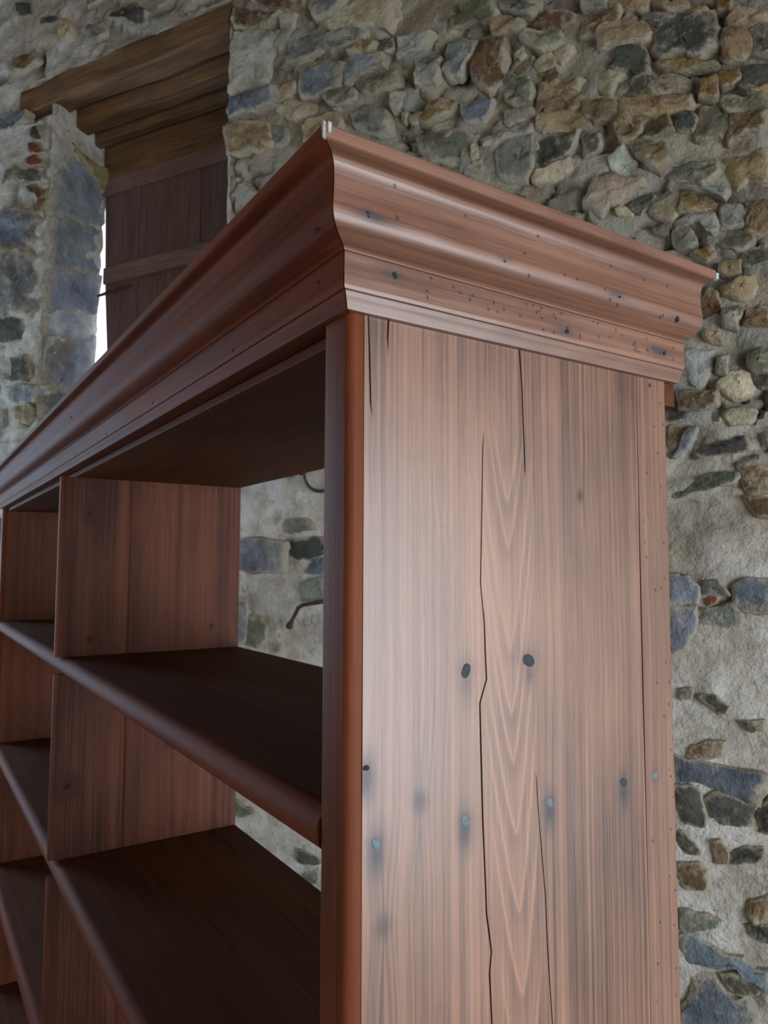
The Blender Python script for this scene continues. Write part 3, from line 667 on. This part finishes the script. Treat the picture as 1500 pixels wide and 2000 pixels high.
def panel_fields(y, z):
    f1, f2, f3 = n1d(.0016, 3, -.1, .5), n1d(.0045, 4, -.1, .5), n1d(.017, 5, -.1, .5)
    wz = n1d(.12, 6, -2.2, .2); wz2 = n1d(.05, 8, -2.2, .2)
    yw = y + .0022 * wz(z) + .0008 * wz2(z)
    for ky, kz, kr, ks in KNOTS:                                   # grain flows round the knots
        dy, dz = y - ky, z - kz; yw = yw + .004 * np.sign(dy) * np.exp(-(dy / (2.2 * kr)) ** 2 - (dz / (4 * kr)) ** 2)
    fade = 0.62 + 0.5 * n1d(.2, 21, -2.2, .2)(z) + .25 * n1d(.03, 22, -.1, .5)(y)
    gv = fade * (.34 * f1(yw) + .15 * f2(yw)) + .07 * f3(yw)
    yc = np.interp(-z, [0, .126, .3, .45, .6], [.150, .150, .1525, .1585, .165])
    ady = np.abs(y - yc); hw = .027 + .004 * wz2(z)
    inside = np.clip((hw - ady) / .010, 0, 1) * np.clip((-z - .06) / .03, 0, 1)
    g = z - 26 * ady ** 1.45 - .004 * n1d(.008, 51, -.1, .5)(y) - .003 * n1d(.02, 52, -.1, .5)(y); slope = np.sqrt(1 + (37.7 * ady ** .45) ** 2)
    cath = np.full_like(y, -.02)
    for ty, tz in TIPS:
        u = (g - tz) / slope; cath = cath + (.62 if tz < -.27 else .4) * np.exp(-((u - .0016) / .0012) ** 2) + .07 * np.exp(-((u - .006) / .003) ** 2) - .16 * np.exp(-((u + .0035) / .003) ** 2)
    gv = gv * (1 - .75 * inside) + cath * inside
    b1 = n1d(.045, 31, -.1, .5); b2 = n1d(.09, 32, -2.2, .2)
    gv = gv + .10 * b1(y + .02 * wz(z)) * b2(z) * 1.6
    gv = gv - .10 * np.clip((z + .12) / .12, 0, 1)                 # darker under the cornice: missing sheen painted into the tone
    scr = n1d(.0013, 41, -2.2, .2)(z + .02 * y); gv = gv - .10 * np.clip(scr - .62, 0, 1) * np.clip(n1d(.03, 42, -.1, .5)(y) + n1d(.05, 43, -2.2, .2)(z), 0, 1)
    stain = np.zeros_like(y); hole = np.zeros_like(y)
    for ky, kz, kr, ks in KNOTS:
        r = np.sqrt(((y - ky) / kr) ** 2 + ((z - kz) / (1.15 * kr)) ** 2)
        gv = gv - ks * np.exp(-r ** 2) * .45 + ks * .10 * np.exp(-((r - 1.2) / .3) ** 2)
        hole = np.maximum(hole, .25 * ks * np.exp(-(r / .55) ** 4))
    for (ny, nz, nr, kind) in NAILS:
        s = .55 if nr > .006 else 1.0
        stain = np.maximum(stain, s * np.exp(-((y - ny) / (.0075)) ** 2 - ((z - nz + .007) / .017) ** 2))
        stain = np.maximum(stain, s * np.exp(-((y - ny) / (nr * 1.5)) ** 2 - ((z - nz) / (nr * 1.5)) ** 2))
    return gv, stain, hole
zrow = list(np.arange(0.012, -0.64, -0.0023)) + list(np.linspace(-0.68, -1.8, 40))
def build_side_board():
    Y0, Y1 = .0128, .3155
    us = set(np.round(np.linspace(Y0, Y1, 440), 5)); cr = []
    for path, w, dp in CR:
        uc = round(float(np.mean([p[0] for p in path])), 5); cr.append((uc, path, w, dp))
        for k in (-.0022, -1.0, -.5, 0, .5, 1.0, .0022): us.add(round(uc + (k if abs(k) < .01 else k * w), 6))
    us = np.array(sorted(us)); cr.sort()
    rows, Y, Z, HD = [], [], [], []
    ring_rest = [(-.001, Y1 + .0002), (-TS, Y1), (-TS, .25), (-TS, .19), (-TS, .13), (-TS, .07), (-TS, Y0)]
    for z in zrow:
        ctrl_u, ctrl_y, dep = [Y0], [Y0], np.zeros_like(us); hol = np.zeros_like(us)
        for uc, path, w, dp in cr:
            zz = [-p[1] for p in path]; yc = float(np.interp(-z, zz, [p[0] for p in path]))
            ctrl_u.append(uc); ctrl_y.append(yc)
            open_ = min(1, max(0, (-z - zz[0]) / .02 + (.0 if zz[0] > 0 else 1))) * min(1, max(0, (zz[-1] + z) / .03))
            wl = w * (.7 + .5 * (1 + mnoise.noise((z * 40, uc * 50, 0))))
            k = np.clip(1 - np.abs(us - uc) / w, 0, 1); kk = np.minimum(1, k * 2)
            thin = 1 if uc > .14 or uc < .1 else float(np.interp(-z, [.06, .2, .27, .34, 2], [.25, .4, .75, 1, 1]))
            k = np.clip(1 - np.abs(us - uc) / (w * (.45 + .55 * thin)), 0, 1); kk = np.minimum(1, k * 2)
            dep = np.maximum(dep, kk * dp * open_ * thin); hol = np.maximum(hol, (k > .3) * min(1, .4 + dp / .007) * open_ * (.3 + .7 * thin))
        ctrl_u.append(Y1); ctrl_y.append(Y1 + float(np.interp(-z, [0, .2, .3, .42, .53, .6], [.0004, -.0008, -.0009, 0, .0006, 0])))
        yy = np.interp(us, ctrl_u, ctrl_y)
        ring_ = [(-d, y, Z0 + z) for y, d in zip(yy, dep)] + [(x, y, Z0 + z) for x, y in ring_rest]
        rows.append(ring_); Y += list(yy) + [y for x, y in ring_rest]; Z += [z] * len(ring_); HD += list(hol) + [0] * len(ring_rest)
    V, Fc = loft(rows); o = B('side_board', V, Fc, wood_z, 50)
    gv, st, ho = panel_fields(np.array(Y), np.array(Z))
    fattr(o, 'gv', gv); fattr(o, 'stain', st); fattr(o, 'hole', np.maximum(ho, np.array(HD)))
    return o
side_o = build_side_board()
def build_back_strip():
    ys = np.linspace(.3164, D, 44); zr = list(np.arange(0.012, -0.66, -0.0016)) + list(np.linspace(-.68, -1.8, 20))
    r = np.random.default_rng(12); holes = [(r.choice([r.uniform(.32, .357), r.uniform(.349, .358)]), -abs(r.uniform(.02, .64)), r.uniform(.0007, .0012)) for _ in range(46)] + [(.336, .0 - .006, .002)]
    rows, Y, Z = [], [], []
    for z in zr:
        e = .0006 * mnoise.noise((z * 9, 3, 1)) - .0010 * max(0, mnoise.noise((z * 30, 7, 1)))
        row = []
        for k, y in enumerate(ys):
            yy = y + e * (k / 43)
            edge = min(1, (D - y) / .003); row.append((-.0012 * (1 - edge) ** 2, yy, Z0 + z)); Y.append(yy); Z.append(z)
        for x, y in ((-TS, D), (-TS, .3164)): row.append((x, y, Z0 + z)); Y.append(y); Z.append(z)
        rows.append(row)
    V, Fc = loft(rows); o = B('back_strip', V, Fc, wood_z, 50)
    Y, Z = np.array(Y), np.array(Z); gv, st, ho = panel_fields(Y + .02, Z)
    gv = gv * .55 + .06; st = np.exp(-((Y - .3304) / .005) ** 2 - ((Z + .3724) / .007) ** 2) * .6
    for hy, hz, hr in holes: ho = np.maximum(ho, np.exp(-(((Y - hy) ** 2 + (Z - hz) ** 2) / hr ** 2) ** 2))
    fattr(o, 'gv', gv); fattr(o, 'stain', st); fattr(o, 'hole', ho)
    return o
strip_o = build_back_strip()
def rounded_edge(x0, x1, yb, yf, bulge, z0, z1, name, mat=wood_edge, n=30):
    """upright rounded front edge: between x0 and x1, from yb forward to yf"""
    prof = [(x0, yb)]
    r = bulge; w = x0 - x1
    for t in np.linspace(0, math.pi / 2, 7): prof.append((x0 - r + r * math.cos(t), yf + r - r * math.sin(t)))
    for t in np.linspace(math.pi / 2, 0, 7): prof.append((x1 + r - r * math.cos(t), yf + r - r * math.sin(t)))
    prof.append((x1, yb))
    rows = [[(x + .0006 * mnoise.noise((z * 7, x * 20, y * 9)), y + .0006 * mnoise.noise((z * 7, x * 20, 5)), z) for x, y in prof] for z in np.linspace(z0, z1, n)]
    V, Fc = loft(rows); return B(name, V, Fc, mat, 40)
rounded_edge(-.0002, -TS, .0122, .0, .006, 0, Z0 + .003, 'front_edge')
def nail(x, y, z, r, kind, nrm=(1, 0, 0), on=None):
    nv = Vector(nrm).normalized(); a = nv.orthogonal().normalized(); b = nv.cross(a); c = Vector((x, y, z)); k = 12
    ph = R.uniform(0, 6); rr = [r * (1 + .18 * math.sin(2 * t + ph) + R.uniform(-.08, .08)) for t in [2 * math.pi * i / k for i in range(k)]]
    rows = []
    for sc_, h in ((1.0, -.002), (1.0, .0001), (.85, .0005), (.4, .0006)):
        rows.append([c + nv * h + (a * math.cos(2 * math.pi * i / k) + b * math.sin(2 * math.pi * i / k)) * rr[i] * sc_ for i in range(k)])
    V, Fc = loft(rows); return B('nail', V, Fc, {'pale': nail_pale_mat, 'dark': nail_mat, 'hole': nail_hole_mat}[kind], 40, None, on)
for y, z, r, kind in NAILS: nail(0, y, Z0 + z, r * .8, kind, (1, 0, 0), strip_o if y > .316 else side_o)
# --- far end and middle upright
V, Fc = boxes_vf([((ENDX, .0128, 0), (-LX, D, Z0 + .012))]); B('side_board', V, Fc, wood_in)
rounded_edge(ENDX, -LX, .0122, .0, .0085, 0, Z0 + .003, 'front_edge')
SH = [-.3562, -.7335, -1.100, -1.465]; ST = .033
def upright(z0, z1):
    face = [(DIV0, y) for y in np.linspace(D, .006, 150)]
    prof = face + [((DIV0 + DIV1) / 2 + (DIV0 - DIV1) / 2 * math.cos(t), .004 - .013 * math.sin(t)) for t in np.linspace(.15, math.pi - .15, 9)] + [(DIV1, .006), (DIV1, D)]
    rows = []; nz = 90
    for z in np.linspace(z0, z1, nz): rows.append([(x - (.0012 if n in (98, 99) and x == DIV0 else 0), y, z) for n, (x, y) in enumerate(prof)])
    V, Fc = loft(rows); return V, Fc
UK = [(.045, 1.72, .007, .9), (.052, 1.475, .004, .8), (.30, 1.49, .004, .7), (.02, 1.20, .012, 1.0), (.21, 1.25, .004, .5), (.33, 1.30, .003, .6)]
def upright_fields(o, V):
    P = np.array(V); y, z = P[:, 1], P[:, 2] - Z0
    gv, st, ho = panel_fields(np.abs(.34 - y) * .9, z * .8 - .6)
    gv = gv * .9 + .5 * n1d(.03, 61, -.1, .5)(y) * (.3 + .5 * n1d(.1, 62, -2.2, .2)(z)) - .35 * np.clip((.11 - y) / .03, 0, 1) * (P[:, 0] > DIV0 - .004)
    st = np.zeros(len(P)); ho = np.where((np.abs(y - .124) < .0012), .8, 0) * (P[:, 0] > DIV0 - .004)
    for ky, kz, kr, ks in UK:
        r = np.sqrt(((y - ky) / kr) ** 2 + ((P[:, 2] - kz) / kr) ** 2); gv = gv - ks * .6 * np.exp(-(r / 1.8) ** 2); ho = np.maximum(ho, .7 * ks * np.exp(-(r / .5) ** 4))
    fattr(o, 'gv', gv); fattr(o, 'stain', st); fattr(o, 'hole', ho)
lv = [-.008] + [s for s in SH]
tops = [Z0 - .008] + [Z0 + s - ST for s in SH]; bots = [Z0 + s for s in SH] + [0.06]
for t, b in zip(tops, bots): V, Fc = upright(b + .0003, t - .0003); upright_fields(B('upright', V, Fc, wood_in, 40), V)
# --- shelves with a rounded front
for s in SH:
    prof = [(D, s), (.24, s), (.12, s), (.016, s)] + [(.0145 - .0165 * math.sin(t), s - .0165 + .0165 * math.cos(t)) for t in np.linspace(.15, math.pi - .15, 11)] + [(.016, s - ST), (D, s - ST)]
    rows = [[(x, y + .0008 * mnoise.noise((x * 3, s, 0)), Z0 + z + .0012 * mnoise.noise((x * 2, s * 7, 1))) for y, z in prof] for x in np.linspace(-TS - .0003, ENDX + .0003, 40)]
    V, Fc = loft(rows); o = B('shelf', V, Fc, wood_shelf, 40)
    o.data.materials.append(wood_x)
    fr = .021 - .18                               # rounded edge is redder; the top's colour has its shadow painted in
    for p in o.data.polygons:
        if p.center.y < fr and abs(p.normal.x) < .9: p.material_index = 1
V, Fc = boxes_vf([((-TS - .0003, .016, Z0 - .008), (ENDX + .0003, D, Z0 + .012))]); B('top_board', V, Fc, wood_shelf)
V, Fc = boxes_vf([((-TS - .0003, .02, .03), (ENDX + .0003, D, .0599))]); B('bottom_board', V, Fc, wood_shelf)
V, Fc = boxes_vf([((-TS - .0003, .03, 0), (ENDX + .0003, .05, .0299))]); B('plinth', V, Fc, wood_x)
V, Fc = boxes_vf([((-.002, D + .0004, Z0 - .022), (-.022, DC + .002, Z0 - .0002))]); B('corner_block', V, Fc, wood_shelf)
# --- cornice: crown moulding, frieze and bead, mitred at the corners
def resample(pr, step):
    out = []
    for (a, b), (c, d) in zip(pr[:-1], pr[1:]):
        n = max(1, int(round(math.hypot(c - a, d - b) / step)))
        out += [(a + (c - a) * i / n, b + (d - b) * i / n) for i in range(n)]
    return out + [pr[-1]]
def smooth_curve(pts, n=5):
    out = []
    for i in range(len(pts) - 1):
        p0, p1, p2, p3 = (np.array(pts[min(max(i + k, 0), len(pts) - 1)]) for k in (-1, 0, 1, 2))
        for t in np.arange(n) / n:
            out.append(tuple(0.5 * ((2 * p1) + (p2 - p0) * t + (2 * p0 - 5 * p1 + 4 * p2 - p3) * t * t + (3 * p1 - p0 - 3 * p2 + p3) * t ** 3)))
    return out + [pts[-1]]
crown = [(-.012, .1005)] + [(.0468, .1010), (.0476, .1000), (.0472, .0925), (.0462, .0918)] + [(.0365, .0910)] + smooth_curve([(.0345, .0900), (.0322, .0865), (.0312, .0800), (.0312, .0720), (.0320, .0630), (.0325, .0565), (.0310, .0505), (.0270, .0458), (.0205, .0428), (.0150, .0412)]) + [(.0132, .0400), (.0132, .0388), (-.012, .0388)]
frieze = [(-.012, .0386), (.0116, .0386), (.0116, .0150), (.0108, .0128), (.0102, .0124), (-.012, .0124)]
bead = [(-.012, .0122), (.0092, .0122)] + smooth_curve([(.0090, .0112), (.0080, .0085), (.0066, .0055), (.0058, .0025)]) + [(.0052, .0004), (.0010, .0002), (-.012, .0002)]
GAP = .0007
def moulding(name, prof, side, mat, nl=120, label=None):
    rows, info = [], []
    for i in range(nl + 1):
        t = i / nl; row = []
        for p, z in prof:
            w = .0004 * mnoise.noise((t * 9, z * 60, {'r': 1, 'f': 4, 'l': 8}[side]))
            if side == 'r': q = (p + w, (-p + GAP) + (DC + p - GAP) * t, Z0 + z)
            elif side == 'f': q = ((p - GAP) + (-LX - 2 * p + 2 * GAP) * t, -p - w, Z0 + z)
            else: q = (-LX - p - w, (-p + GAP) + (DC + p - GAP) * t, Z0 + z)
            row.append(q)
        rows.append(row)
    V, Fc = loft(rows); o = B(name, V, Fc, mat, 32, label)
    return o, np.array(V)
def mark(o, P, spots, holes=(), along=1):
    st = np.zeros(len(P)); ho = np.zeros(len(P))
    for a, z, sa, sz, k in spots: st = np.maximum(st, k * np.exp(-((P[:, along] - a) / sa) ** 2 - ((P[:, 2] - Z0 - z) / sz) ** 2) * (P[:, 0 if along == 1 else 1] * (1 if along == 1 else -1) > 0))
    for a, z, r in holes: ho = np.maximum(ho, np.exp(-((((P[:, along] - a) ** 2 + (P[:, 2] - Z0 - z) ** 2)) / r ** 2) ** 2))
    fattr(o, 'stain', st); fattr(o, 'hole', ho)
rr = np.random.default_rng(5)
o, P = moulding('crown_moulding', resample(crown, .0016), 'r', wood_y, 300); crown_r = o
mark(o, P, [(0.001, .057, .016, .0035, 1), (-.004, .058, .006, .004, 1), (.1196, .0563, .008, .003, .6), (.250, .0556, .012, .003, .9), (.333, .0508, .012, .002, .7)], [(rr.uniform(0, .36), rr.uniform(.048, .085), .0012) for _ in range(16)])
o, P = moulding('frieze', resample(frieze, .0014), 'r', wood_y, 300); frieze_r = o
mark(o, P, [(.0314, .0304, .011, .003, .9), (.207, .0213, .014, .004, .85), (.335, .0245, .014, .005, 1)], [(rr.uniform(.06, .36), rr.uniform(.016, .037), .0011) for _ in range(46)])
moulding('bead', resample(bead, .002), 'r', wood_y, 80)
for y, z in ((-.0046, .058), (.1196, .0563), (.2544, .0556), (.3368, .0508)): nail(.0318, y, Z0 + z, .0026, 'hole', (1, 0, .05), crown_r)
for y, z in ((.0314, .0304), (.210, .0213), (.3435, .0239)): nail(.0117, y, Z0 + z, .0024, 'hole', (1, 0, 0), frieze_r)
FRONT = {}
for nm, pf in (('crown_moulding', crown), ('frieze', frieze), ('bead', bead)):
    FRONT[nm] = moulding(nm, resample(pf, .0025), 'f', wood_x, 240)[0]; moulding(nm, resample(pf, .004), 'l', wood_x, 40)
for x, z in ((.0183, .0625), (.0060, .0500), (-.8707, .0691)): nail(x, -.0318, Z0 + z, .0016, 'hole', (0, -1, 0), FRONT['crown_moulding'])
for x, z in ((-.0255, .0279), (-.1928, .0183), (-.4547, .0182), (-.6978, .0162), (-.9412, .016)): nail(x, -.0117, Z0 + z, .0016, 'hole', (0, -1, 0), FRONT['frieze'])
V, Fc = boxes_vf([((-.002, -.001, Z0 + .085), (-LX + .002, DC - .004, Z0 + .098))]); B('dust_cover', V, Fc, wood_shelf)
def chip(pts, h):
    V = [Vector(p) for p in pts] + [Vector(p) + Vector(h) for p in pts]; n = len(pts)
    Fc = [tuple(range(n)), tuple(range(n, 2 * n))] + [(i, (i + 1) % n, n + (i + 1) % n, n + i) for i in range(n)]
    return B('filler_chip', V, Fc, filler_mat, 20, 'pale chip of filler')
chip([(.0462, -.0480, Z0 + .0915), (.0482, -.0482, Z0 + .0920), (.0484, -.0480, Z0 + .1012), (.0474, -.0484, Z0 + .1022), (.0455, -.0481, Z0 + .1016)], (-.002, .0035, 0))
chip([(.0480, -.0445, Z0 + .0945), (.0482, -.0425, Z0 + .0950), (.0482, -.0420, Z0 + .1018), (.0481, -.0446, Z0 + .1020)], (-.0035, .0, 0))
chip([(.0440, DC + .0002, Z0 + .0925), (.0475, DC + .0002, Z0 + .0930), (.0478, DC + .0004, Z0 + .0985), (.0445, DC + .0003, Z0 + .0980)], (0, .0045, 0))
